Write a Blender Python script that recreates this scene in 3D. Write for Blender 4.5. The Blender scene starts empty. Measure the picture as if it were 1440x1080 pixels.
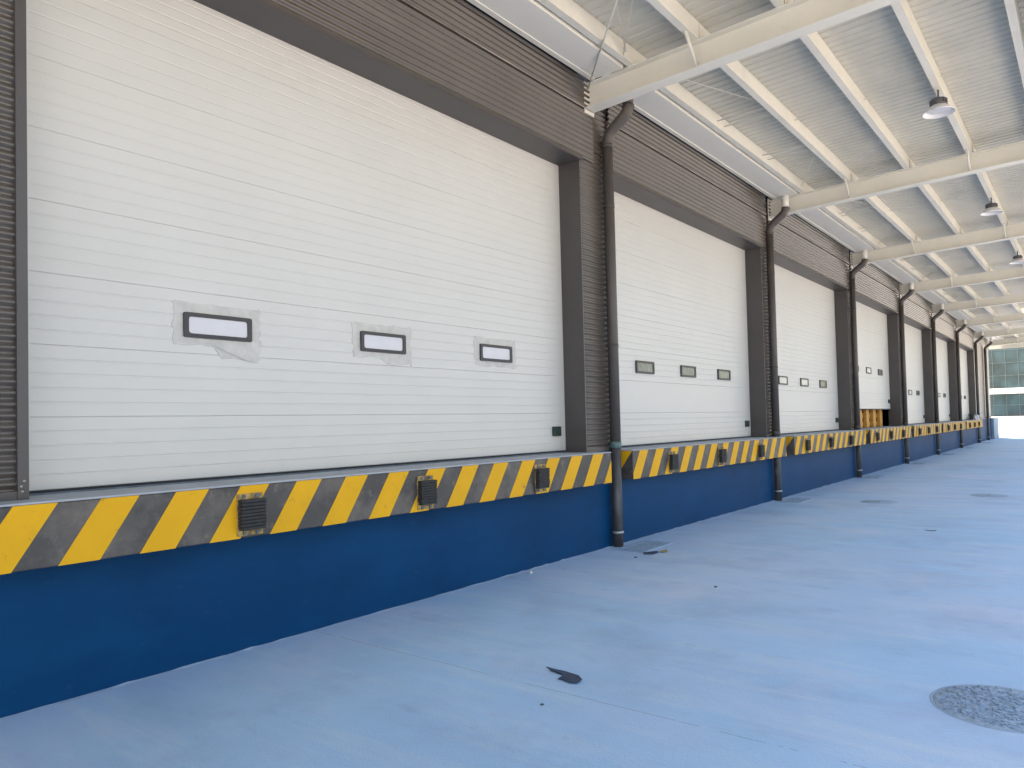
import bpy, math, random
from mathutils import Matrix, Vector
random.seed(7)
S = bpy.context.scene
COL = S.collection

# ------------------------------------------------------------------ camera
def cam_matrix(yaw, pitch, roll, pos):
    y, p, r = map(math.radians, (yaw, pitch, roll))
    fw = Vector((-math.sin(y)*math.cos(p), math.cos(y)*math.cos(p), math.sin(p)))
    r0 = Vector((math.cos(y), math.sin(y), 0)); u0 = r0.cross(fw)
    rt = r0*math.cos(r) + u0*math.sin(r); up = -r0*math.sin(r) + u0*math.cos(r)
    m = Matrix((rt, up, -fw)).transposed().to_4x4(); m.translation = Vector(pos)
    return m
cd = bpy.data.cameras.new('camera'); cam = bpy.data.objects.new('camera', cd); COL.objects.link(cam)
cam.matrix_world = cam_matrix(38.228, 1.575, -1.379, (4.914, 0, 1.6))
cd.sensor_width = 36; cd.lens = 1040.66/1440*36; cd.shift_y = 27.18/1440; cd.clip_start = .05; cd.clip_end = 5000
S.camera = cam
# ------------------------------------------------------------------ sky, sun, exposure
SUN_EL, SUN_AZ = 62.0, 252.0      # azimuth clockwise from +Y
w = bpy.data.worlds.new('World'); S.world = w; w.use_nodes = True
nt = w.node_tree; nt.nodes.clear()
sky = nt.nodes.new('ShaderNodeTexSky'); sky.sky_type = 'NISHITA'; sky.sun_disc = False
sky.sun_elevation = math.radians(SUN_EL); sky.sun_rotation = math.radians(SUN_AZ)
sky.air_density = 1.0; sky.dust_density = 2.5; sky.ozone_density = 1.0
bg = nt.nodes.new('ShaderNodeBackground'); bg.inputs['Strength'].default_value = .15
wo = nt.nodes.new('ShaderNodeOutputWorld')
tint = nt.nodes.new('ShaderNodeMix'); tint.data_type = 'RGBA'; tint.blend_type = 'MULTIPLY'; tint.inputs['Factor'].default_value = 1
tint.inputs['B'].default_value = (1.0, .86, .72, 1)     # the camera's daylight white balance
nt.links.new(sky.outputs[0], tint.inputs['A']); nt.links.new(tint.outputs['Result'], bg.inputs['Color']); nt.links.new(bg.outputs[0], wo.inputs['Surface'])
sl = bpy.data.lights.new('sun', 'SUN'); sl.energy = 3.1; sl.angle = math.radians(.53); sl.color = (1, .89, .74)
so = bpy.data.objects.new('sun', sl); COL.objects.link(so)
e, a = math.radians(SUN_EL), math.radians(SUN_AZ)
sd = Vector((math.cos(e)*math.sin(a), math.cos(e)*math.cos(a), math.sin(e)))
so.rotation_euler = sd.to_track_quat('Z', 'Y').to_euler(); so.location = sd*60
S.view_settings.view_transform = 'Standard'; S.view_settings.look = 'None'
S.view_settings.gamma = 1; S.view_settings.exposure = 2.02; S.view_settings.use_curve_mapping = False
S.cycles.max_bounces = 8; S.cycles.diffuse_bounces = 6

# ------------------------------------------------------------------ materials
def mat(name, col, rough=.5, metal=0., var=.0, scale=3., bump=0., bscale=40., spec=.5, stretch=None, col2=None, fine=0.):
    m = bpy.data.materials.new(name); m.use_nodes = True
    n = m.node_tree; b = n.nodes['Principled BSDF']; L = n.links.new
    b.inputs['Roughness'].default_value = rough; b.inputs['Metallic'].default_value = metal
    b.inputs['Specular IOR Level'].default_value = spec
    b.inputs['Base Color'].default_value = (*col, 1)
    geo = n.nodes.new('ShaderNodeNewGeometry'); mp = n.nodes.new('ShaderNodeMapping')
    L(geo.outputs['Position'], mp.inputs['Vector'])
    if stretch: mp.inputs['Scale'].default_value = stretch
    m['map'] = mp.name
    if var > 0 or col2:
        nz = n.nodes.new('ShaderNodeTexNoise'); nz.inputs['Scale'].default_value = scale; nz.inputs['Detail'].default_value = 6
        nz.inputs['Roughness'].default_value = .62
        L(mp.outputs[0], nz.inputs['Vector'])
        rp = n.nodes.new('ShaderNodeValToRGB')
        rp.color_ramp.elements[0].position = .32; rp.color_ramp.elements[1].position = .68
        c1 = tuple(c*(1-var) for c in col); c2 = col2 or tuple(min(1, c*(1+var)) for c in col)
        rp.color_ramp.elements[0].color = (*c1, 1); rp.color_ramp.elements[1].color = (*c2, 1)
        L(nz.outputs['Fac'], rp.inputs['Fac']); L(rp.outputs['Color'], b.inputs['Base Color'])
    if bump > 0:
        n2 = n.nodes.new('ShaderNodeTexNoise'); n2.inputs['Scale'].default_value = bscale; n2.inputs['Detail'].default_value = 4
        L(mp.outputs[0], n2.inputs['Vector'])
        bp = n.nodes.new('ShaderNodeBump'); bp.inputs['Strength'].default_value = bump; bp.inputs['Distance'].default_value = .01
        L(n2.outputs['Fac'], bp.inputs['Height']); L(bp.outputs[0], b.inputs['Normal'])
    return m

def overlay(m, col, scale, lo, hi, fac=1., stretch=(1, 1, 1), detail=8, seed=0.):
    """lay a second, patchy colour (dirt, dust, wear) over the base colour of a material"""
    n = m.node_tree; b = n.nodes['Principled BSDF']; L = n.links.new
    geo = n.nodes.new('ShaderNodeNewGeometry'); mp = n.nodes.new('ShaderNodeMapping')
    mp.inputs['Scale'].default_value = stretch; mp.inputs['Location'].default_value = (seed, seed*.7, seed*1.3)
    L(geo.outputs['Position'], mp.inputs['Vector'])
    nz = n.nodes.new('ShaderNodeTexNoise'); nz.inputs['Scale'].default_value = scale; nz.inputs['Detail'].default_value = detail
    nz.inputs['Roughness'].default_value = .65
    L(mp.outputs[0], nz.inputs['Vector'])
    mr = n.nodes.new('ShaderNodeMapRange'); mr.inputs['From Min'].default_value = lo; mr.inputs['From Max'].default_value = hi
    mr.inputs['To Max'].default_value = fac
    L(nz.outputs['Fac'], mr.inputs['Value'])
    mx = n.nodes.new('ShaderNodeMix'); mx.data_type = 'RGBA'
    old = b.inputs['Base Color'].links
    if old: L(old[0].from_socket, mx.inputs['A'])
    else: mx.inputs['A'].default_value = b.inputs['Base Color'].default_value
    mx.inputs['B'].default_value = (*col, 1)
    L(mr.outputs[0], mx.inputs['Factor']); L(mx.outputs['Result'], b.inputs['Base Color'])
    return m

M = {}
M['door'] = overlay(mat('white_door_enamel', (.63, .625, .605), .38, var=.025, scale=.8, bump=.05, bscale=60), (.60, .59, .55), 1.6, .52, .85, .35, (1, .6, 1.6))
M['seal'] = mat('black_rubber_seal', (.03, .032, .035), .8)
M['siding'] = overlay(mat('brown_metal_siding', (.095, .082, .072), .27, var=.10, scale=1.2, bump=.04, bscale=30, spec=.75), (.2, .18, .155), 1.3, .55, .85, .45, (1, .25, 3))
M['lap'] = mat('worn_sheet_edge', (.32, .28, .25), .3, var=.5, scale=1.5)
M['trim'] = mat('dark_brown_trim', (.075, .068, .068), .42, var=.08, scale=2)
M['canopy'] = overlay(mat('cream_painted_steel', (.80, .775, .70), .45, var=.04, scale=2), (.5, .46, .38), 3., .58, .85, .4)
M['deck'] = overlay(mat('pale_galvanised_deck', (.60, .575, .505), .42, var=.05, scale=1.2), (.42, .41, .36), 1.1, .5, .8, .5, (1, .4, 1))
M['gutter'] = mat('white_gutter_enamel', (.84, .82, .76), .4, var=.02, scale=1.2)
M['blue'] = overlay(overlay(mat('blue_wall_paint', (.0005, .048, .142), .55, var=.14, scale=1.1, bump=.15, bscale=18, spec=.13), (.002, .066, .185), 1.6, .45, .75, .7, (1, .5, 1.5)), (.08, .16, .27), 4., .62, .85, .3, (1, 1, 2.5), seed=3)
M['yellow'] = overlay(overlay(mat('yellow_warning_paint', (.84, .44, .012), .55, var=.05, scale=3, bump=.1, bscale=50, spec=.2), (.5, .26, .03), 4., .56, .8, .45), (.13, .11, .09), 9., .62, .74, .7)
M['black'] = overlay(overlay(mat('black_warning_paint', (.062, .057, .055), .5, var=.2, scale=2.5, bump=.12, bscale=40), (.17, .145, .125), 2.3, .46, .66, .8), (.27, .22, .17), 8., .56, .74, .7, seed=5)
M['endp'] = overlay(mat('dusty_blue_plinth', (.20, .26, .34), .7, var=.15, scale=2), (.3, .34, .38), 2.5, .5, .8, .6)
M['dockc'] = mat('pale_dock_concrete', (.43, .45, .48), .8, var=.10, scale=4, bump=.25, bscale=60)
M['rubber'] = mat('black_rubber', (.035, .035, .035), .75, var=.3, scale=20, bump=.3, bscale=90)
M['tab'] = overlay(mat('dirty_yellow_plate', (.55, .36, .10), .7, var=.25, scale=14), (.11, .09, .075), 16., .42, .56, .9)
M['pipe'] = overlay(mat('brown_pipe', (.088, .077, .073), .5, var=.08, scale=3), (.2, .18, .17), 3, .6, .8, .4, (3, 3, .5))
M['lowpipe'] = overlay(mat('dusty_pipe', (.075, .072, .074), .6, var=.2, scale=5), (.27, .28, .29), 4., .5, .78, .7, (3, 3, .5))
M['collar'] = mat('teal_pipe_collar', (.12, .20, .20), .5, var=.2, scale=20)
M['clip'] = mat('galvanised_clip', (.5, .52, .54), .4, .6)
M['frame'] = mat('charcoal_window_frame', (.035, .036, .042), .45)
M['filmpane'] = mat('white_filmed_pane', (.66, .66, .71), .35, var=.03, scale=6)
M['paneg'] = mat('grey_green_pane', (.16, .18, .16), .12, var=.35, scale=7)
M['panew'] = mat('milky_pane', (.62, .62, .58), .18, var=.18, scale=9)
M['film'] = mat('peeling_protective_film', (.74, .73, .71), .4, var=.10, scale=14, bump=1., bscale=22)
M['film'].node_tree.nodes['Principled BSDF'].inputs['Alpha'].default_value = .55
M['handle'] = mat('dark_green_handle', (.012, .035, .028), .5)
M['bolt'] = mat('steel_bolt', (.45, .45, .45), .35, .8)
M['lampw'] = mat('white_lamp_reflector', (.78, .78, .80), .3)
M['lampd'] = mat('grey_lamp_housing', (.11, .11, .125), .4)
M['lens'] = mat('frosted_lamp_lens', (.7, .7, .72), .25)
M['rod'] = mat('pale_steel_rod', (.66, .65, .6), .4)
M['wood'] = overlay(mat('yellow_pine', (.62, .33, .07), .6, var=.2, scale=6, stretch=(1, 1, 6)), (.3, .15, .04), 6, .55, .8, .6)
M['inner'] = mat('interior_plaster', (.45, .46, .46), .8)
M['roofm'] = mat('grey_roof_sheet', (.35, .36, .37), .5)
M['grate'] = mat('worn_cast_iron', (.13, .16, .20), .6, var=.3, scale=12)
M['iron'] = overlay(mat('rough_iron_cover', (.30, .40, .52), .8, var=.30, scale=40, bump=.8, bscale=60), (.42, .54, .68), 26., .46, .62, .9)
M['flatcover'] = mat('concrete_cover', (.33, .45, .60), .75, var=.12, scale=8)
M['scrap'] = mat('dark_scrap', (.045, .07, .12), .7)
M['ochre'] = mat('ochre_scrap', (.4, .34, .12), .8)
M['stone'] = mat('white_pebble', (.72, .73, .74), .8)
M['tarp'] = mat('grey_tarp', (.42, .44, .46), .7, var=.2, scale=6)
M['glass'] = mat('blue_green_glass', (.025, .06, .075), .08, var=.6, scale=.35, spec=.9)
M['mullion'] = mat('pale_mullion', (.11, .16, .18), .4)
M['bandw'] = mat('white_facade_band', (.8, .8, .8), .5)
M['facade'] = mat('grey_facade', (.4, .42, .44), .6)
def skylight():
    m = mat('translucent_roof_sheet', (.75, .74, .66), .5)
    n = m.node_tree; L = n.links.new; b = n.nodes['Principled BSDF']; o = n.nodes['Material Output']
    t = n.nodes.new('ShaderNodeBsdfTranslucent'); t.inputs['Color'].default_value = (.5, .49, .42, 1)
    x = n.nodes.new('ShaderNodeMixShader'); x.inputs[0].default_value = .35
    L(b.outputs[0], x.inputs[1]); L(t.outputs[0], x.inputs[2]); L(x.outputs[0], o.inputs['Surface'])
    return m
M['skyl'] = skylight()
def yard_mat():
    m = mat('skylit_yard_concrete', (.43, .64, .87), .72, var=.06, scale=.9, bump=.3, bscale=70, spec=.35)  # blue of the skylight under the canopy is put into this base colour
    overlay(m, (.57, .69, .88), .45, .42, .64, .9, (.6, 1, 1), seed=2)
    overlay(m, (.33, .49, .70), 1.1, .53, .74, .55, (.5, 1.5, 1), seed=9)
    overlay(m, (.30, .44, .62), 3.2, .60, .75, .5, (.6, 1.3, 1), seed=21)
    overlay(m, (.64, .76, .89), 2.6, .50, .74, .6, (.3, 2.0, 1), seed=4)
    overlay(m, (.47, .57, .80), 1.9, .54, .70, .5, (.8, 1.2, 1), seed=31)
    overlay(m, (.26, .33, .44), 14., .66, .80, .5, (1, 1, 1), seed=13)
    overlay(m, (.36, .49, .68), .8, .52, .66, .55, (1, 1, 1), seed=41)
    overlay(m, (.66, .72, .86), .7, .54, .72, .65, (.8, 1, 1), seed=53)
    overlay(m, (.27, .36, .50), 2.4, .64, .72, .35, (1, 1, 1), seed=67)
    # hairline joints between the cast bays, a slightly wavering dark line
    n = m.node_tree; L = n.links.new; b = n.nodes['Principled BSDF']
    geo = n.nodes.new('ShaderNodeNewGeometry'); nz = n.nodes.new('ShaderNodeTexNoise'); nz.inputs['Scale'].default_value = 2.5
    nz.inputs['Detail'].default_value = 5
    L(geo.outputs['Position'], nz.inputs['Vector'])
    sp = n.nodes.new('ShaderNodeSeparateXYZ'); L(geo.outputs['Position'], sp.inputs[0])
    def mth(op, x, y=None):
        q = n.nodes.new('ShaderNodeMath'); q.operation = op
        for i, v in enumerate((x, y)):
            if v is None: continue
            if isinstance(v, (int, float)): q.inputs[i].default_value = v
            else: L(v, q.inputs[i])
        return q.outputs[0]
    def joint(coord, off, per, wid):
        yy = mth('ADD', coord, mth('MULTIPLY', nz.outputs['Fac'], .05))
        f = mth('ABSOLUTE', mth('SUBTRACT', mth('FRACT', mth('DIVIDE', mth('SUBTRACT', yy, off), per)), .5))
        return mth('GREATER_THAN', f, .5 - wid/per)
    j = mth('MAXIMUM', joint(sp.outputs['Y'], 3.66, 9.0, .004), joint(sp.outputs['X'], 6.1, 7.5, .004))
    j = mth('MULTIPLY', j, mth('GREATER_THAN', nz.outputs['Fac'], .47))
    mx = n.nodes.new('ShaderNodeMix'); mx.data_type = 'RGBA'
    L(b.inputs['Base Color'].links[0].from_socket, mx.inputs['A']); mx.inputs['B'].default_value = (.17, .2, .26, 1)
    L(mth('MULTIPLY', j, .45), mx.inputs['Factor']); L(mx.outputs['Result'], b.inputs['Base Color'])
    return m
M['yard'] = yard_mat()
M['outer'] = overlay(mat('pale_outer_concrete', (.52, .49, .44), .8, var=.08, scale=.4, bump=.2, bscale=50), (.42, .40, .36), .3, .5, .8, .6)  # warm copy of the concrete for the sunlit yard, tinted to warm its bounce

# ------------------------------------------------------------------ mesh helpers
class MB:
    def __init__(s): s.v = []; s.f = []; s.sm = []
    def quad(s, *p, smooth=False):
        i = len(s.v); s.v += [tuple(q) for q in p]; s.f.append(tuple(range(i, i+len(p)))); s.sm.append(smooth); return s
    def box(s, x0, x1, y0, y1, z0, z1):
        i = len(s.v)
        s.v += [(x0,y0,z0),(x1,y0,z0),(x1,y1,z0),(x0,y1,z0),(x0,y0,z1),(x1,y0,z1),(x1,y1,z1),(x0,y1,z1)]
        for f in ((0,3,2,1),(4,5,6,7),(0,1,5,4),(1,2,6,5),(2,3,7,6),(3,0,4,7)):
            s.f.append(tuple(i+k for k in f)); s.sm.append(False)
        return s
    def bbox(s, x0, x1, y0, y1, z0, z1, c=.01):
        """box with its edges chamfered by c"""
        import bmesh
        bm = bmesh.new(); bmesh.ops.create_cube(bm, size=1)
        for v in bm.verts:
            v.co = (x0+(v.co.x+.5)*(x1-x0), y0+(v.co.y+.5)*(y1-y0), z0+(v.co.z+.5)*(z1-z0))
        bmesh.ops.bevel(bm, geom=bm.edges[:], offset=c, segments=1, affect='EDGES', profile=.5)
        return s.frombm(bm)
    def frombm(s, bm, smooth=False):
        i = len(s.v); bm.verts.ensure_lookup_table(); bm.verts.index_update()
        s.v += [tuple(v.co) for v in bm.verts]
        for f in bm.faces: s.f.append(tuple(i+v.index for v in f.verts)); s.sm.append(smooth)
        bm.free(); return s
    def prism(s, prof, axis, a0, a1, cap=True, smooth=False):
        """extrude closed 2-D profile: axis 'x' -> prof (y,z); 'y' -> (x,z); 'z' -> (x,y)"""
        def P(q, a): return {'x': (a, q[0], q[1]), 'y': (q[0], a, q[1]), 'z': (q[0], q[1], a)}[axis]
        n = len(prof); i = len(s.v)
        s.v += [P(q, a0) for q in prof] + [P(q, a1) for q in prof]
        for k in range(n):
            k2 = (k+1) % n; s.f.append((i+k, i+k2, i+n+k2, i+n+k)); s.sm.append(smooth)
        if cap:
            s.f.append(tuple(i+k for k in range(n))[::-1]); s.f.append(tuple(i+n+k for k in range(n))); s.sm += [False, False]
        return s
    def strip(s, prof, axis, a0, a1, smooth=True):
        """extrude an open profile (a sheet)"""
        def P(q, a): return {'x': (a, q[0], q[1]), 'y': (q[0], a, q[1]), 'z': (q[0], q[1], a)}[axis]
        n = len(prof); i = len(s.v)
        s.v += [P(q, a0) for q in prof] + [P(q, a1) for q in prof]
        for k in range(n-1): s.f.append((i+k, i+k+1, i+n+k+1, i+n+k)); s.sm.append(smooth)
        return s
    def lathe(s, prof, n=24, o=(0, 0, 0)):
        i = len(s.v); m = len(prof)
        for k in range(n):
            a = 2*math.pi*k/n
            s.v += [(o[0]+r*math.cos(a), o[1]+r*math.sin(a), o[2]+z) for r, z in prof]
        for k in range(n):
            k2 = (k+1) % n
            for j in range(m-1): s.f.append((i+k*m+j, i+k2*m+j, i+k2*m+j+1, i+k*m+j+1)); s.sm.append(True)
        return s
    def tube(s, pts, r, n=10, cap=True):
        pts = [Vector(p) for p in pts]; i = len(s.v); N = len(pts); ref = None
        for k, p in enumerate(pts):
            t = ((pts[min(k+1, N-1)]-p).normalized() + (p-pts[max(k-1, 0)]).normalized()).normalized()
            if ref is None: ref = Vector((0, 1, 0)) if abs(t.y) < .9 else Vector((1, 0, 0))
            a = (ref - t*ref.dot(t)).normalized(); b = t.cross(a); ref = a
            sc = 1.0
            if 0 < k < N-1:
                c = (pts[k+1]-p).normalized().dot((p-pts[k-1]).normalized()); sc = 1/max(.6, math.sqrt((1+c)/2))
            for j in range(n):
                q = 2*math.pi*j/n; s.v.append(tuple(p + (a*math.cos(q) + b*math.sin(q))*r*(sc if False else 1)))
        for k in range(N-1):
            for j in range(n):
                j2 = (j+1) % n; s.f.append((i+k*n+j, i+k*n+j2, i+(k+1)*n+j2, i+(k+1)*n+j)); s.sm.append(True)
        if cap:
            s.f.append(tuple(i+j for j in range(n))[::-1]); s.f.append(tuple(i+(N-1)*n+j for j in range(n))); s.sm += [False, False]
        return s
    def mesh(s, name, m):
        me = bpy.data.meshes.new(name); me.from_pydata(s.v, [], s.f); me.update()
        import bmesh
        bm = bmesh.new(); bm.from_mesh(me); bmesh.ops.recalc_face_normals(bm, faces=bm.faces[:]); bm.to_mesh(me); bm.free()
        me.polygons.foreach_set('use_smooth', s.sm); me.materials.append(M[m] if isinstance(m, str) else m); me.update()
        return me
    def build(s, name, m, parent=None, loc=(0, 0, 0)): return link(name, s.mesh(name, m), parent, loc)
def link(name, me, parent=None, loc=(0, 0, 0)):
    o = bpy.data.objects.new(name, me); COL.objects.link(o); o.location = loc
    if parent: o.parent = parent
    return o
def tag(o, label=None, cat=None, group=None, kind=None):
    if label: o['label'] = label
    if cat: o['category'] = cat
    if group: o['group'] = group
    if kind: o['kind'] = kind
    return o
G0 = .004      # height of the apron sheet
def thing(name, label, cat, loc=(0, 0, 0), group=None):
    return tag(link(name, None, None, loc), label, cat, group)

# ------------------------------------------------------------------ layout (metres; X out from the wall, Y along it, Z up)
PIPE = [8.25, 14.31, 20.5, 26.66, 32.7, 39.05, 45.6, 49.9]
DOORS = [(1.645, 7.65)] + [(PIPE[k]+.20, PIPE[k+1]-.36) for k in range(6)]
Z0, ZT, ZL = 1.226, 4.825, 4.855          # dock top, door top, underside of lintel face
WALL_END, PLINTH_END, START = 52.4, 54.8, -9.0
BEAM = [-5.0, 1.4, 7.89, 14.50, 20.69, 26.85, 32.9, 39.25, 45.8, 51.9]
PURL = [.70, 1.52, 2.47, 3.41, 4.35]
ORD = ['first', 'second', 'third', 'fourth', 'fifth', 'sixth', 'seventh', 'eighth']
def bz(x): return 5.51 + .033*x        # underside of the canopy beams

# ------------------------------------------------------------------ ground
g = MB(); g.quad((-1500, -1500, 0), (1500, -1500, 0), (1500, 2500, 0), (-1500, 2500, 0))
tag(g.build('yard_pavement', 'outer'), kind='structure')
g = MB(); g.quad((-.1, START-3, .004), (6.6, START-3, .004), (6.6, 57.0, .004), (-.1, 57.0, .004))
tag(g.build('skylit_dock_apron', 'yard'), kind='structure')  # separate bluish sheet on the canopy-shaded ground, skylight tint held in its colour

# ------------------------------------------------------------------ warehouse
B = thing('warehouse_building', 'long warehouse with brown corrugated cladding above a blue dock plinth', 'warehouse')
MB().box(-.34, 0, START, PLINTH_END, 0, Z0).build('plinth', 'blue', B)
MB().box(-20, -.345, START, WALL_END, .9, Z0-.01).build('floor', 'inner', B)
MB().box(-20, -.03, START, WALL_END, 8.0, 8.25).build('roof', 'roofm', B)
MB().box(-20.3, -20.0, START, WALL_END, 0, 8.0).build('rear_wall', 'inner', B)
MB().box(-20, -.345, START-.3, START, 0, 8.0).build('end_wall', 'inner', B)
MB().box(-20, -.345, WALL_END-.3, WALL_END, Z0-.01, 8.0).build('end_wall', 'inner', B)
WAVE, AMP = .066, .0115
def wave(z0, z1, x):
    n = max(2, int(round((z1-z0)/WAVE*8)))
    return [(x + AMP*math.cos(2*math.pi*(z0+(z1-z0)*k/n)/WAVE), z0+(z1-z0)*k/n) for k in range(n+1)]
def sheet(y0, y1, z0, z1, x):
    prof = wave(z0, z1, x); back = [(x-AMP-.006, z1), (x-AMP-.006, z0)]
    m = MB(); m.strip(prof, 'y', y0, y1)
    for yy in (y0, y1):                       # toothed cut ends
        for k in range(len(prof)-1):
            m.quad((prof[k][0], yy, prof[k][1]), (prof[k+1][0], yy, prof[k+1][1]), (prof[k+1][0]-.02, yy, prof[k+1][1]), (prof[k][0]-.02, yy, prof[k][1]))
    m.quad((prof[0][0], y0, z0), (prof[0][0], y1, z0), (x-.02, y1, z0), (x-.02, y0, z0))
    return m.build('siding_sheet', 'siding', B)
edges = [START] + [v for d in DOORS for v in d] + [WALL_END]
TR, TRR = .058, .018
for k in range(0, len(edges), 2):             # piers between the doors
    y0, y1 = edges[k], edges[k+1]
    MB().box(-.34, -.03, y0+.02, y1-.02, Z0+.001, 8.0).build('pier', 'siding', B)
    a, b = y0+(TRR if k else 0), y1-(TR if k+1 < len(edges)-1 else 0)
    if k+1 == len(edges)-1:
        sheet(a, b, Z0+.055, 7.9, 0)
    else:
        sheet(a, b, Z0+.055, 5.05, 0)
        sheet(a, b, 5.05, 7.9, .006)
    MB().box(-.03, .022, a, b, Z0+.002, Z0+.053).build('base_flashing', 'trim', B)
for i, (y0, y1) in enumerate(DOORS):
    MB().box(-.34, -.03, y0, y1, ZL+.02, 8.0).build('lintel_wall', 'siding', B)
    r = y1 + (.27 if i else .32)
    l = y0 - (.10 if i else .02)
    sheet(l, r, ZL+.015, 5.54, .04); sheet(l-.001, r+.001, 5.51, 7.9, .056)
    MB().box(.066, .0725, l, r, 5.498, 5.508).build('lap_flashing', 'lap', B)
    # reveal: side jambs, head and the flat trims round the opening
    MB().box(-.335, .028, y0-TR, y0, Z0+.003, ZL+.012).build('door_jamb', 'trim', B)
    MB().box(-.335, .028, y1, y1+TRR, Z0+.003, ZL+.012).build('door_jamb', 'trim', B)
    MB().box(-.335, .066, y0-TR-.001, y1+TRR+.001, ZT, ZL+.014).build('door_head', 'trim', B)
    for yy in (y0-TR*.5,):
        for zz in (1.275, 1.305, 1.335):
            q = MB().lathe([(0, .006), (.007, .005), (.009, 0)], 8).build('rivet', 'bolt', B, (.028, yy+random.uniform(-.015, .015), zz)); q.rotation_euler = (0, math.pi/2, 0)
# outer stretch of wall past the last pipe: pale block where the end plinth steps out
MB().bbox(0.002, .16, PIPE[7]+2.2, PLINTH_END, 0.002, Z0+.02, .015).build('end_plinth', 'endp', B)

# ------------------------------------------------------------------ sectional doors
PH = .4585
def panel_profile(z0, z1, ribs):
    t = .042; X = -.28
    pts = [(X-t, z0), (X-.0034, z0), (X, z0+.0045)]
    if ribs:
        for q in range(1, 5):
            zc = z0 + (z1-z0)*q/5
            pts += [(X, zc-.008), (X-.003, zc-.002), (X-.003, zc+.002), (X, zc+.008)]
    pts += [(X, z1-.0045), (X-.0034, z1), (X-t, z1)]
    return pts
def rrect(y0, y1, z0, z1, r):
    out = []
    for cy, cz, a0 in ((y1-r, z1-r, 0), (y0+r, z1-r, 90), (y0+r, z0+r, 180), (y1-r, z0+r, 270)):
        for j in range(4):
            a = math.radians(a0+j*30); out.append((cy+r*math.cos(a), cz+r*math.sin(a)))
    return out
WHICH = ['nearest large white sectional door with peeling film round its three windows',
         'second white sectional door, between the first and second downpipes',
         'third white sectional door, its windows milky and one dark',
         'half open white sectional door with yellow timber crate beneath it',
         'white sectional door just past the half open one',
         'narrow looking white sectional door two past the half open one',
         'farthest white sectional door by the end of the warehouse']
for i, (y0, y1) in enumerate(DOORS):
    lift = .53 if i == 3 else 0.
    D = thing('sectional_door', WHICH[i], 'door', (0, (y0+y1)/2, Z0+lift), 'white overhead doors of the loading bays')
    base = .028; hw = (y1-y0)/2; top = ZT-Z0-lift+.03
    MB().box(-.325, -.276, -hw, hw, .004, base).build('bottom_seal', 'seal', D)
    z = base; k = 0
    while z < top-.05:
        z1 = min(z+PH, top)
        ribs = not (i >= 1 and k == 1)
        MB().prism(panel_profile(z+.0005, z1-.0005, ribs), 'y', -hw, hw).build('panel', 'door', D)
        z = z1; k += 1
    for s in (-1, 1):
        MB().box(-.2795, -.2778, s*hw-(.0 if s < 0 else .11), s*hw+(.11 if s < 0 else 0), base+.004, top-.004).build('end_stile', 'door', D)
    sp = 1.65 if i == 0 else 1.475
    for j in (-1, 0, 1):
        yc = j*sp + (.02 if i == 0 else .04)
        ww, z0w, z1w = .275, 1.062, 1.246
        fr = MB(); out = rrect(-ww, ww, z0w, z1w, .014); inn = rrect(-ww+.036, ww-.036, z0w+.03, z1w-.03, .02)
        n = len(out)
        for q in range(n):
            q2 = (q+1) % n
            A, A2, C, C2 = out[q], out[q2], inn[q], inn[q2]
            fr.quad((-.255, *A), (-.255, *A2), (-.257, *C2), (-.257, *C))
            fr.quad((-.281, *A), (-.281, *A2), (-.255, *A2), (-.255, *A))
            fr.quad((-.257, *C), (-.257, *C2), (-.281, *C2), (-.281, *C))
        W = fr.build('window', 'frame', D, (0, yc, 0))
        pm = 'filmpane' if i == 0 else ('paneg' if (i == 1 or j == 1) else 'panew')
        MB().prism(inn, 'x', -.275, -.266).build('pane', pm, W)
        if i == 0:                            # torn protective film left round the window
            rnd = random.Random(20+j)
            o2 = []
            crn = rrect(-ww-.075, ww+.085, z0w-.055, z1w+.075, .014)
            def dense(pl):
                res = []
                for q in range(len(pl)):
                    p0, p1 = pl[q], pl[(q+1) % len(pl)]; res.append(p0)
                    if abs(p1[0]-p0[0])+abs(p1[1]-p0[1]) > .08:
                        for t in (.14, .28, .42, .56, .70, .84): res.append((p0[0]+(p1[0]-p0[0])*t, p0[1]+(p1[1]-p0[1])*t))
                return res
            crn = dense(crn); outd = dense(out); n = len(crn)
            for q, (yy, zz) in enumerate(crn):
                o2.append((yy+rnd.uniform(-.016, .016), zz+rnd.uniform(-.011, .011)))
            if j == -1: o2 = [(yy, zz-(.085 if (zz < z0w and yy > 0) else 0)) for yy, zz in o2]
            if j == 0: o2 = [(yy, zz-(.05 if (zz < z0w and yy > 0) else 0)) for yy, zz in o2]
            fm = MB()
            for q in range(n):
                q2 = (q+1) % n
                fm.quad((-.2745, *o2[q]), (-.2745, *o2[q2]), (-.2725, *outd[q2]), (-.2725, *outd[q]))
                fm.quad((-.281, *o2[q]), (-.281, *o2[q2]), (-.2745, *o2[q2]), (-.2745, *o2[q]))
            fm.build('protective_film', 'film', W)
            fl = MB()
            if j == -1:                        # folded flap hanging under the left window
                fl.quad((-.268, -.12, z0w-.012), (-.262, .30, z0w-.115), (-.258, .335, z0w-.16), (-.256, .25, z0w-.155), (-.262, .02, z0w-.075))
                fl.quad((-.269, -.12, z0w-.012), (-.265, .30, z0w-.115), (-.270, .335, z0w-.16), (-.272, .25, z0w-.155), (-.271, .02, z0w-.075))
                fl.build('film_flap', 'film', W)
    hd = MB().bbox(-.281, -.245, hw-.285, hw-.125, .209, .326, .008)
    hd.bbox(-.246, -.236, hw-.255, hw-.155, .235, .30, .004).build('handle', 'handle', D)

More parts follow.
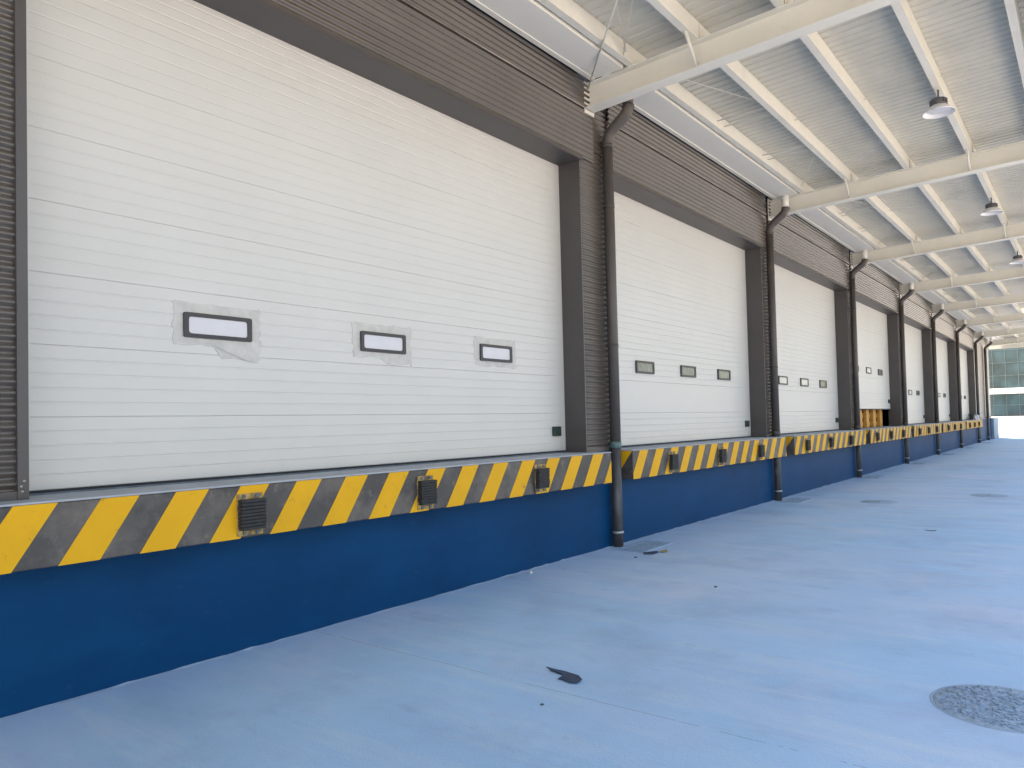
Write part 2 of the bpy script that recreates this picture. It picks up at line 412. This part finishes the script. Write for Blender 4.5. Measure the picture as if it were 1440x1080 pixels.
# timber crate standing in the half open bay
y0, y1 = DOORS[3]
C = thing('timber_crate', 'yellow timber slatted crate inside the half open bay', 'crate', (-.95, (y0+y1)/2, Z0-.01))
for yy in (-2.3, -1.5, -.3, .55, 1.4, 2.3):
    MB().bbox(.40, .50, yy-.16, yy+.16, 0.001, .85, .01).build('post', 'wood', C)
for zz in (.05, .30, .55):
    MB().bbox(.36, .398, -2.5, 2.5, zz, zz+.14, .006).build('slat', 'wood', C)
for s in (-2.5, 2.46):
    MB().bbox(-.5, .355, s, s+.04, 0.001, .8, .006).build('side_board', 'wood', C)
MB().bbox(-.55, .355, -2.45, 2.45, .74, .79, .006).build('lid', 'wood', C)

# ------------------------------------------------------------------ striped dock edges with bumpers
def bumper_mesh():
    m = MB(); n = 9; h = .212/n
    for k in range(n):
        d = random.uniform(-.004, .004)
        m.bbox(.012, .066+d, -.095+random.uniform(-.004, .004), .095+random.uniform(-.003, .003), -.106+k*h+.001, -.106+(k+1)*h-.001, .004)
    return m.mesh('bumper', 'rubber')
def plate_mesh():
    m = MB(); m.bbox(.0045, .0125, -.1, .1, -.147, .145, .003)
    return m.mesh('mounting_plate', 'tab')
def bolt_mesh():
    return MB().prism([(.014*math.cos(q*math.pi/3), .014*math.sin(q*math.pi/3)) for q in range(6)], 'x', .0125, .024).mesh('bolt', 'grate')
BM, PM, TM = bumper_mesh(), plate_mesh(), bolt_mesh()
P, ZB, PER, LEAN = .25, .853, .458, .235
segs = [(START, 7.85), (8.39, 14.36), (14.86, 20.6), (21.1, 26.6), (27.05, 32.55), (32.95, 39.15), (39.6, 45.7)]
SEGL = ['nearest yellow and black striped dock edge, below the film marked door',
        'striped dock edge between the first and second downpipes',
        'striped dock edge below the third door',
        'striped dock edge below the half open door',
        'striped dock edge just past the half open door',
        'second last striped dock edge before the warehouse end',
        'farthest and shortest looking striped dock edge']
for i, (y0, y1) in enumerate(segs):
    D = thing('dock_edge', SEGL[i], 'dock edge', (0, 0, 0), 'striped dock edges with bumpers')
    MB().bbox(.003, P, y0, y1, ZB, Z0-.012, .006).build('beam', 'black', D)
    MB().bbox(-.27, P+.004, y0, y1, Z0-.0115, Z0+.002, .003).build('top_slab', 'dockc', D)
    MB().box(-.30, -.245, DOORS[i][0]+.01, DOORS[i][1]-.01, Z0+.0025, Z0+.012).build('threshold', 'grate', D)
    ph = 1.49 if i == 0 else y0 + .19
    n0 = int((max(y0, -3.2)-ph)/PER)-1
    zt, zb = Z0-.013, ZB+.0005
    for k in range(n0, 60):
        a = ph + k*PER; b = a + .225
        poly = [(a, zt), (b, zt), (b-LEAN, zb), (a-LEAN, zb)]
        def clip(pl, lim, sgn):
            out = []
            for q in range(len(pl)):
                p0, p1 = pl[q], pl[(q+1) % len(pl)]
                i0, i1 = sgn*(p0[0]-lim) >= 0, sgn*(p1[0]-lim) >= 0
                if i0: out.append(p0)
                if i0 != i1:
                    t = (lim-p0[0])/(p1[0]-p0[0]); out.append((lim, p0[1]+t*(p1[1]-p0[1])))
            return out
        poly = clip(clip(poly, y0+.002, 1), y1-.002, -1)
        if len(poly) < 3: continue
        if max(p[0] for p in poly)-min(p[0] for p in poly) < .02: continue
        MB().prism(poly, 'x', P-.002, P+.003).build('yellow_stripe', 'yellow', D)
    MB().prism([(.01, zt), (P-.01, zt), (.04, zb+.08), (.01, zb+.05)], 'y', y0-.003, y0+.002).build('yellow_stripe', 'yellow', D)
    yc = (DOORS[i][0]+DOORS[i][1])/2
    for j in (-1, 0, 1):
        zc = 1.015
        b = link('bumper', BM, D, (P, yc+j*1.72, zc))
        link('mounting_plate', PM, b, (0, 0, 0))
        for q in ((-.05, -.127), (.05, -.127), (-.05, .126), (.05, .126)): link('bolt', TM, b, (0, *q))

# ------------------------------------------------------------------ canopy
K = thing('canopy', 'cream steel loading canopy with purlins and ribbed deck over the yard', 'canopy')
XE = 4.82
def beam_mesh():
    m = MB(); h, fw, ft = .31, .095, .014
    for x0, x1 in ((.055, XE),):
        for (ya, yb, za, zb2) in ((-fw, fw, 0, ft), (-fw, fw, h-ft, h), (-.006, .006, ft, h-ft)):
            i = len(m.v)
            for x in (x0, x1):
                o = bz(x); m.v += [(x, ya, o+za), (x, yb, o+za), (x, yb, o+zb2), (x, ya, o+zb2)]
            for f in ((0,1,2,3),(7,6,5,4),(0,4,5,1),(1,5,6,2),(2,6,7,3),(3,7,4,0)): m.f.append(tuple(i+q for q in f)); m.sm.append(False)
    return m.mesh('beam', 'canopy')
BEM = beam_mesh()
EPL = MB().box(.04, .053, -.11, .11, bz(0)-.05, bz(0)+.36).mesh('end_plate', 'canopy')
CAN0, CAN1 = START, 53.0
CLEAT = MB().box(0, .008, -.08, .08, 0, .16).mesh('purlin_cleat', 'canopy')
for Y in BEAM:
    b = link('beam', BEM, K, (0, Y, 0)); link('end_plate', EPL, b)
    for x in PURL[1:5]:
        link('purlin_cleat', CLEAT, b, (x+.05, 0, bz(x)+.311))
def ptop(x): return bz(x)+.31
for x in PURL:                                # lipped C purlins
    z = ptop(x)+.001; h, wd, t = .20, .085, .006
    pr = [(0, z), (wd, z), (wd, z+.022), (wd-t, z+.022), (wd-t, z+t), (t, z+t), (t, z+h-t), (wd-t, z+h-t), (wd-t, z+h-.022), (wd, z+h-.022), (wd, z+h), (0, z+h)]
    pr = [(x+wd*.5-q[0], q[1]) if False else (x-wd*.5+(wd-q[0]), q[1]) for q in pr]
    MB().prism(pr, 'y', CAN0, CAN1).build('purlin', 'canopy', K)
RP = .15
def deck(y0, y1, x0, x1, m):
    prof = []; y = y0
    n = max(1, round((y1-y0)/RP)); p = (y1-y0)/n
    for k in range(n):
        a = y0+k*p; prof += [(a, 0), (a+p*.62, 0), (a+p*.70, .015), (a+p*.92, .015)]
    prof.append((y1, 0))
    mb = MB(); i = 0; N = len(prof)
    za, zb2 = ptop(x0)+.206, ptop(x1)+.206
    mb.v += [(x0, q[0], za+q[1]) for q in prof]+[(x1, q[0], zb2+q[1]) for q in prof]
    for k in range(N-1): mb.f.append((k, k+1, N+k+1, N+k)); mb.sm.append(False)
    return mb.build('deck_sheet' if m == 'deck' else 'translucent_sheet', m, K)
cuts = [CAN0] + BEAM[1:] + [CAN1]
for k in range(len(cuts)-1):
    a, b = cuts[k], cuts[k+1]
    if a > 33:
        deck(a, b, .35, PURL[2], 'deck'); deck(a, b, PURL[2]+.001, PURL[4], 'skyl'); deck(a, b, PURL[4]+.001, XE, 'deck')
    else: deck(a, b, .35, XE, 'deck')
# box gutter hung between the beams along the wall
gp = [(.17, 0), (.62, 0), (.62, .20), (.612, .20), (.612, .008), (.178, .008), (.178, .26), (.17, .26)]
gc = [CAN0] + BEAM + [CAN1]
for k in range(len(gc)-1):
    a, b = gc[k]+.13, gc[k+1]-.13
    if b-a < .6: continue
    G = MB().prism([(q[0], q[1]+5.82) for q in gp], 'y', a, b).build('gutter', 'gutter', K)
    MB().prism([(.162, 5.81), (.225, 5.81), (.225, 5.819), (.162, 5.819)], 'y', a, b).build('gutter_lip', 'canopy', G)
    MB().box(.05, .168, a, b, 5.965, 6.015).build('flashing', 'trim', G)
# outer fascia, wall strut rods, braces and sag rods
MB().box(XE, XE+.05, CAN0, CAN1, bz(XE)-.02, ptop(XE)+.26).build('fascia', 'canopy', K)
MB().box(-.03, XE, CAN1, CAN1+.03, bz(0)-.12, ptop(XE)+.26).build('end_fascia', 'canopy', K)
for n, Y in enumerate(BEAM):
    for xi in (1, 3):
        x = PURL[xi]
        MB().tube([(x, Y-.07, bz(x)+.02), (x, Y-.36, ptop(x)+.02)], .02, 5).build('fly_brace', 'canopy', K)
for n in range(len(BEAM)-1):
    a, b = BEAM[n], BEAM[n+1]; L_ = b-a
    x1, x2 = PURL[0]+.03, PURL[1]-.03
    zz = ptop(1.1)+.07
    for f in (.36, .40, .64, .68):
        MB().tube([(x1, a+L_*f, zz), (x2, a+L_*f, zz)], .009, 5).build('sag_rod', 'rod', K)
    MB().tube([(x1, a+.25, zz), (x2, a+L_*.34, zz)], .008, 5).build('sag_rod', 'rod', K)
    MB().tube([(x1, b-.25, zz), (x2, b-L_*.30, zz)], .008, 5).build('sag_rod', 'rod', K)
    for q in range(1, len(PURL)-1):
        xa, xb = PURL[q]+.03, PURL[q+1]-.03; za = ptop(xa)+.13
        MB().tube([(xa, a+L_*.5, za), (xb, a+L_*.5, za)], .007, 5).build('sag_rod', 'rod', K)
# hanger rods beside the first visible beam
MB().tube([(.10, 7.78, bz(0)+.22), (1.40, 6.40, 5.95)], .011, 6).build('hanger_rod', 'rod', K)
MB().tube([(.74, 7.55, ptop(.7)+.02), (1.5, 6.5, ptop(1.5)+.15)], .008, 6).build('hanger_rod', 'rod', K)

# ------------------------------------------------------------------ downpipes
PL = ['nearest brown downpipe, with the teal collar, right of the first door',
      'second brown downpipe, between the second and third doors',
      'third brown downpipe, left of the half open door',
      'fourth brown downpipe, right of the half open door',
      'fifth brown downpipe, three before the last one',
      'sixth brown downpipe, two before the last one',
      'seventh brown downpipe, at the end of the striped dock edges',
      'last brown downpipe, by the far corner of the warehouse']
def arc(p0, p1, p2, n=5):
    p0, p1, p2 = map(Vector, (p0, p1, p2))
    return [(p0*(1-t)**2 + p1*2*t*(1-t) + p2*t*t) for t in [k/n for k in range(n+1)]]
R = .069
for i, Y in enumerate(PIPE):
    yo = 0
    D = thing('downpipe', PL[i], 'downpipe', (.085, Y+yo, G0), 'brown downpipes along the wall')
    MB().tube([(0, 0, Z0+.06), (0, 0, 5.18)], R, 16).build('pipe', 'pipe', D)
    MB().tube([(0, 0, .002), (0, 0, Z0+.06)], R-.004, 16).build('lower_pipe', 'lowpipe', D)
    pts = arc((0, 0, 5.15), (0, 0, 5.25), (.06, 0, 5.32)) + arc((.26, 0, 5.47), (.32, 0, 5.52), (.32, 0, 5.60))
    MB().tube(pts, R+.003, 16).build('elbow', 'pipe', D)
    MB().tube([(.32, 0, 5.59), (.32, 0, 5.835)], R-.003, 16).build('outlet', 'pipe' if i == 0 else 'gutter', D)
    MB().tube([(0, 0, 5.12), (0, 0, 5.17)], R+.008, 16).build('socket', 'pipe', D)
    MB().tube([(.32, 0, 5.555), (.32, 0, 5.59)], R+.008, 16).build('socket', 'pipe', D)
    MB().tube([(0, 0, Z0+.03), (0, 0, Z0+.11)], R+.006, 16).build('collar', 'collar' if i == 0 else 'pipe', D)
    for zz in (.17, 2.55, 4.35):
        q = MB().tube([(0, 0, zz), (0, 0, zz+.03)], R+.005, 16).build('pipe_clip', 'clip' if zz < 1 else 'trim', D)
        MB().box(-.078, -R+.004, -.012, .012, zz+.004, zz+.026).build('clip_stem', 'clip' if zz < 1 else 'trim', q)

# ------------------------------------------------------------------ high bay lamps
LL = ['nearest bowl shaped lamp under the canopy', 'second bowl shaped lamp along the canopy', 'third bowl shaped lamp along the canopy',
      'fourth bowl shaped lamp, small and far along the canopy', 'fifth bowl shaped lamp, tiny near the canopy end', 'sixth bowl shaped lamp, farthest along the canopy']
for i in range(6):
    Y = 11.3 + 6.43*i
    D = thing('high_bay_lamp', LL[i], 'lamp', (3.41, Y, 5.62), 'lamps under the canopy')
    MB().lathe([(.192, 0), (.198, .004), (.188, .018), (.14, .062), (.10, .095), (.078, .108), (.075, .103), (.09, .09), (.13, .058), (.178, .014), (.186, .004), (.192, 0)], 32).build('reflector', 'lampw', D)
    MB().lathe([(0, .04), (.14, .04), (.15, .044)], 32).build('lens', 'lens', D)
    MB().lathe([(0, .10), (.078, .10), (.095, .112), (.095, .18), (.085, .19), (0, .19)], 24).build('housing', 'lampd', D)
    fin = MB()
    for q in range(16):
        a = q*math.pi/8
        ca, sa = math.cos(a), math.sin(a); t = .004
        p = [(.094*ca-t*sa, .094*sa+t*ca), (.106*ca-t*sa, .106*sa+t*ca), (.106*ca+t*sa, .106*sa-t*ca), (.094*ca+t*sa, .094*sa-t*ca)]
        fin.prism(p, 'z', .115, .177)
    fin.build('cooling_fins', 'lampd', D)
    MB().tube([(0, 0, .185), (0, 0, .315)], .012, 8).build('stem', 'lampd', D)

# ------------------------------------------------------------------ mortar and dust gathered at the foot of the blue wall
M['mortar'] = overlay(mat('pale_mortar_dust', (.45, .57, .74), .9, var=.1, scale=8, bump=.4, bscale=50), (.35, .45, .60), 6, .5, .75, .6)
mo = MB(); y = START; pr = None; rnd = random.Random(5)
while y < 50.5:
    wd_ = .010 + .03*rnd.random()**2; hh = .003 + .009*rnd.random()**3
    cur = [(.0015, y, G0+hh), (wd_*.5, y, G0+hh*.7), (wd_, y, G0+.0008)]
    if pr:
        for q in range(2): mo.quad(pr[q], pr[q+1], cur[q+1], cur[q], smooth=True)
    pr = cur; y += rnd.uniform(.05, .16)
tag(mo.build('mortar_fillet', 'mortar'), kind='structure')
# ------------------------------------------------------------------ things on the yard
def cover(x, y, r, rough, label, mname, seed):
    D = thing('manhole_cover', label, 'manhole cover', (x, y, G0), None)
    rnd = random.Random(seed)
    m = MB(); n = 40
    m.lathe([(r+.012, .001), (r+.008, .004), (r+.002, .004), (r, .002)], n).build('rim', 'flatcover', D)
    m = MB(); m.lathe([(0, .004), (r-.006, .004), (r-.003, .001)], n).build('lid', mname, D)
    if rough:
        st = MB(); q = 0
        while q < 420:
            a, b = rnd.uniform(-r, r), rnd.uniform(-r, r)
            if a*a+b*b > (r-.03)**2: continue
            q += 1; s = rnd.uniform(.006, .016); t = rnd.uniform(0, 3); h = rnd.uniform(.004, .011)
            pr = [(a+s*math.cos(t+k*1.257)*rnd.uniform(.6, 1.3), b+s*math.sin(t+k*1.257)) for k in range(5)]
            st.prism(pr, 'z', .003, .004+h)
        tag(st.build('stone_grit', 'iron', D), kind='stuff')
    else:
        MB().box(-.03, .03, -.012, .012, .0045, .009).build('lifting_eye', 'grate', D)
cover(4.47, 4.79, .34, True, 'large rough gritty round manhole cover in the near right corner', 'iron', 3)
cover(1.73, 14.84, .30, False, 'small faint round cover in the concrete near the second downpipe', 'flatcover', 4)
cover(3.25, 16.8, .30, False, 'faint round cover toward the right edge of the yard', 'flatcover', 5)
GL = ['nearest drain grating at the foot of the collared downpipe', 'drain grating at the foot of the second downpipe', 'drain grating at the foot of the third downpipe',
      'drain grating at the foot of the fourth downpipe', 'drain grating at the foot of the fifth downpipe', 'drain grating at the foot of the sixth downpipe', 'farthest drain grating, at the foot of the seventh downpipe']
SL = MB().bbox(-.017, .017, -.36, .36, .003, .012, .003).mesh('slat', 'flatcover')
for i in range(7):
    D = thing('drain_grating', GL[i], 'drain', (.36, PIPE[i]+.16, G0), 'drain gratings along the dock wall')
    f = MB()
    for bx_ in ((-.20, .20, -.40, -.365), (-.20, .20, .365, .40), (-.20, -.165, -.365, .365), (.165, .20, -.365, .365)): f.box(*bx_, .001, .010)
    f.build('frame', 'flatcover', D)
    MB().box(-.164, .164, -.364, .364, .0008, .0025).build('pit', 'seal', D)
    for k in range(5): link('slat', SL, D, (-.125+k*.0625, 0, 0))
def flat(name, label, cat, pts, h, m, curl=.0, loc=(0, 0, 0)):
    cx = sum(p[0] for p in pts)/len(pts); cy = sum(p[1] for p in pts)/len(pts)
    mb = MB(); n = len(pts)
    lo = [(x-cx, y-cy, .001+curl*((x-cx)**2+(y-cy)**2)) for x, y in pts]; hi = [(p[0], p[1], p[2]+h) for p in lo]
    mb.v += lo+hi+[(0, 0, .0005), (0, 0, h+.002)]
    for k in range(n):
        k2 = (k+1) % n; mb.f += [(k, k2, n+k2, n+k), (k2, k, 2*n), (n+k, n+k2, 2*n+1)]; mb.sm += [False]*3
    return tag(mb.build(name, m, None, (cx, cy, G0)), label, cat)
flat('scrap_of_felt', 'dark comma shaped scrap lying on the bare concrete', 'debris',
     [(2.06, 3.915), (2.13, 3.925), (2.185, 3.935), (2.235, 3.93), (2.31, 3.915), (2.37, 3.86), (2.385, 3.80), (2.33, 3.775), (2.265, 3.80), (2.235, 3.795), (2.222, 3.875), (2.17, 3.895), (2.10, 3.90)], .006, 'scrap', .35)
flat('scrap_of_felt', 'black scrap lying beside the nearest drain grating', 'debris',
     [(.60, 7.95), (.66, 7.90), (.73, 7.96), (.74, 8.07), (.70, 8.10), (.63, 8.05)], .010, 'scrap', 1.)
flat('dry_leaf', 'ochre dry leaf by the black scrap at the grating', 'leaf',
     [(.73, 8.12), (.78, 8.10), (.80, 8.2), (.74, 8.27), (.70, 8.20)], .004, 'ochre', 1.5)
flat('twig', 'small dark twig bits on the open yard', 'debris',
     [(3.02, 11.44), (3.10, 11.42), (3.16, 11.47), (3.15, 11.49), (3.10, 11.44), (3.03, 11.455)], .006, 'scrap', 1.)
flat('grit_crumb', 'tiny dark crumb in front of the nearest drain grating', 'debris', [(.63, 7.67), (.655, 7.67), (.66, 7.69), (.635, 7.695)], .01, 'scrap')
flat('grit_crumb', 'tiny dark crumb alone in the middle of the yard', 'debris', [(2.015, 6.705), (2.04, 6.70), (2.04, 6.725), (2.02, 6.73)], .01, 'grate')
flat('grit_crumb', 'tiny dark crumb nearest the camera below the comma scrap', 'debris', [(2.385, 3.40), (2.40, 3.395), (2.405, 3.412), (2.39, 3.418)], .006, 'grate')
import bmesh
bm = bmesh.new(); bmesh.ops.create_icosphere(bm, subdivisions=2, radius=.022)
for v in bm.verts: v.co *= random.uniform(.8, 1.2); v.co.z = v.co.z*.7+.014
tag(MB().frombm(bm, True).build('pebble', 'stone', None, (.14, 6.31, G0)), 'small white pebble at the foot of the blue wall', 'pebble')
# crumpled tarp on the dock near the far end
bm = bmesh.new(); bmesh.ops.create_icosphere(bm, subdivisions=3, radius=1)
for v in bm.verts:
    n_ = 1+.25*math.sin(7*v.co.x+3*v.co.y)*math.cos(5*v.co.y+2*v.co.z)+random.uniform(-.06, .06)
    v.co = Vector((v.co.x*.12*n_, v.co.y*.75*n_, max(-.02, v.co.z)*.26*n_+.006))
tag(MB().frombm(bm).build('tarp_bundle', 'tarp', None, (.10, DOORS[6][1]-.5, Z0+.002)), 'crumpled grey tarp bundle on the far dock edge', 'tarp')

# ------------------------------------------------------------------ glass office block across the yard
F = thing('office_building', 'distant blue green glass office block with a white band', 'building', (0, 165, 0))
X0, X1 = -34., 26.
MB().box(X0, X1, .3, 22, 0, 21).build('wall', 'facade', F)
MB().box(X0-.3, X1+.3, -1.2, .29, 0.002, .75).build('sunlit_ground_strip', 'bandw', F)  # added white strip, carries the glare of the sunlit ground up to the glass
MB().box(X0-.3, X1+.3, -1.5, .29, 4.95, 5.95).build('canopy_band', 'bandw', F)
MB().box(X0-.3, X1+.3, -.4, .29, 20.4, 21.4).build('parapet', 'bandw', F)
cw = 2.0
def pane_mesh(h): return MB().box(.06, cw-.06, .10, .16, .06, h-.06).mesh('window_pane', 'glass')
rows = [(.75, 2.1), (2.85, 2.1), (5.95, 2.4), (8.35, 2.4), (10.75, 2.4), (13.15, 2.4), (15.55, 2.4), (17.95, 2.45)]
pms = [pane_mesh(h) for _, h in rows]
for (z, h), pm in zip(rows, pms):
    for k in range(int((X1-X0)/cw)): link('window_pane', pm, F, (X0+k*cw, 0, z))
mu = MB()
for k in range(int((X1-X0)/cw)+1): mu.box(X0+k*cw-.04, X0+k*cw+.04, 0.02, .28, .76, 4.94); mu.box(X0+k*cw-.04, X0+k*cw+.04, 0.02, .28, 5.96, 20.39)
for z, h in rows[1:]: mu.box(X0, X1, .04, .27, z-.04, z+.04) if z not in (5.95,) else None
mu.build('mullions', 'mullion', F)
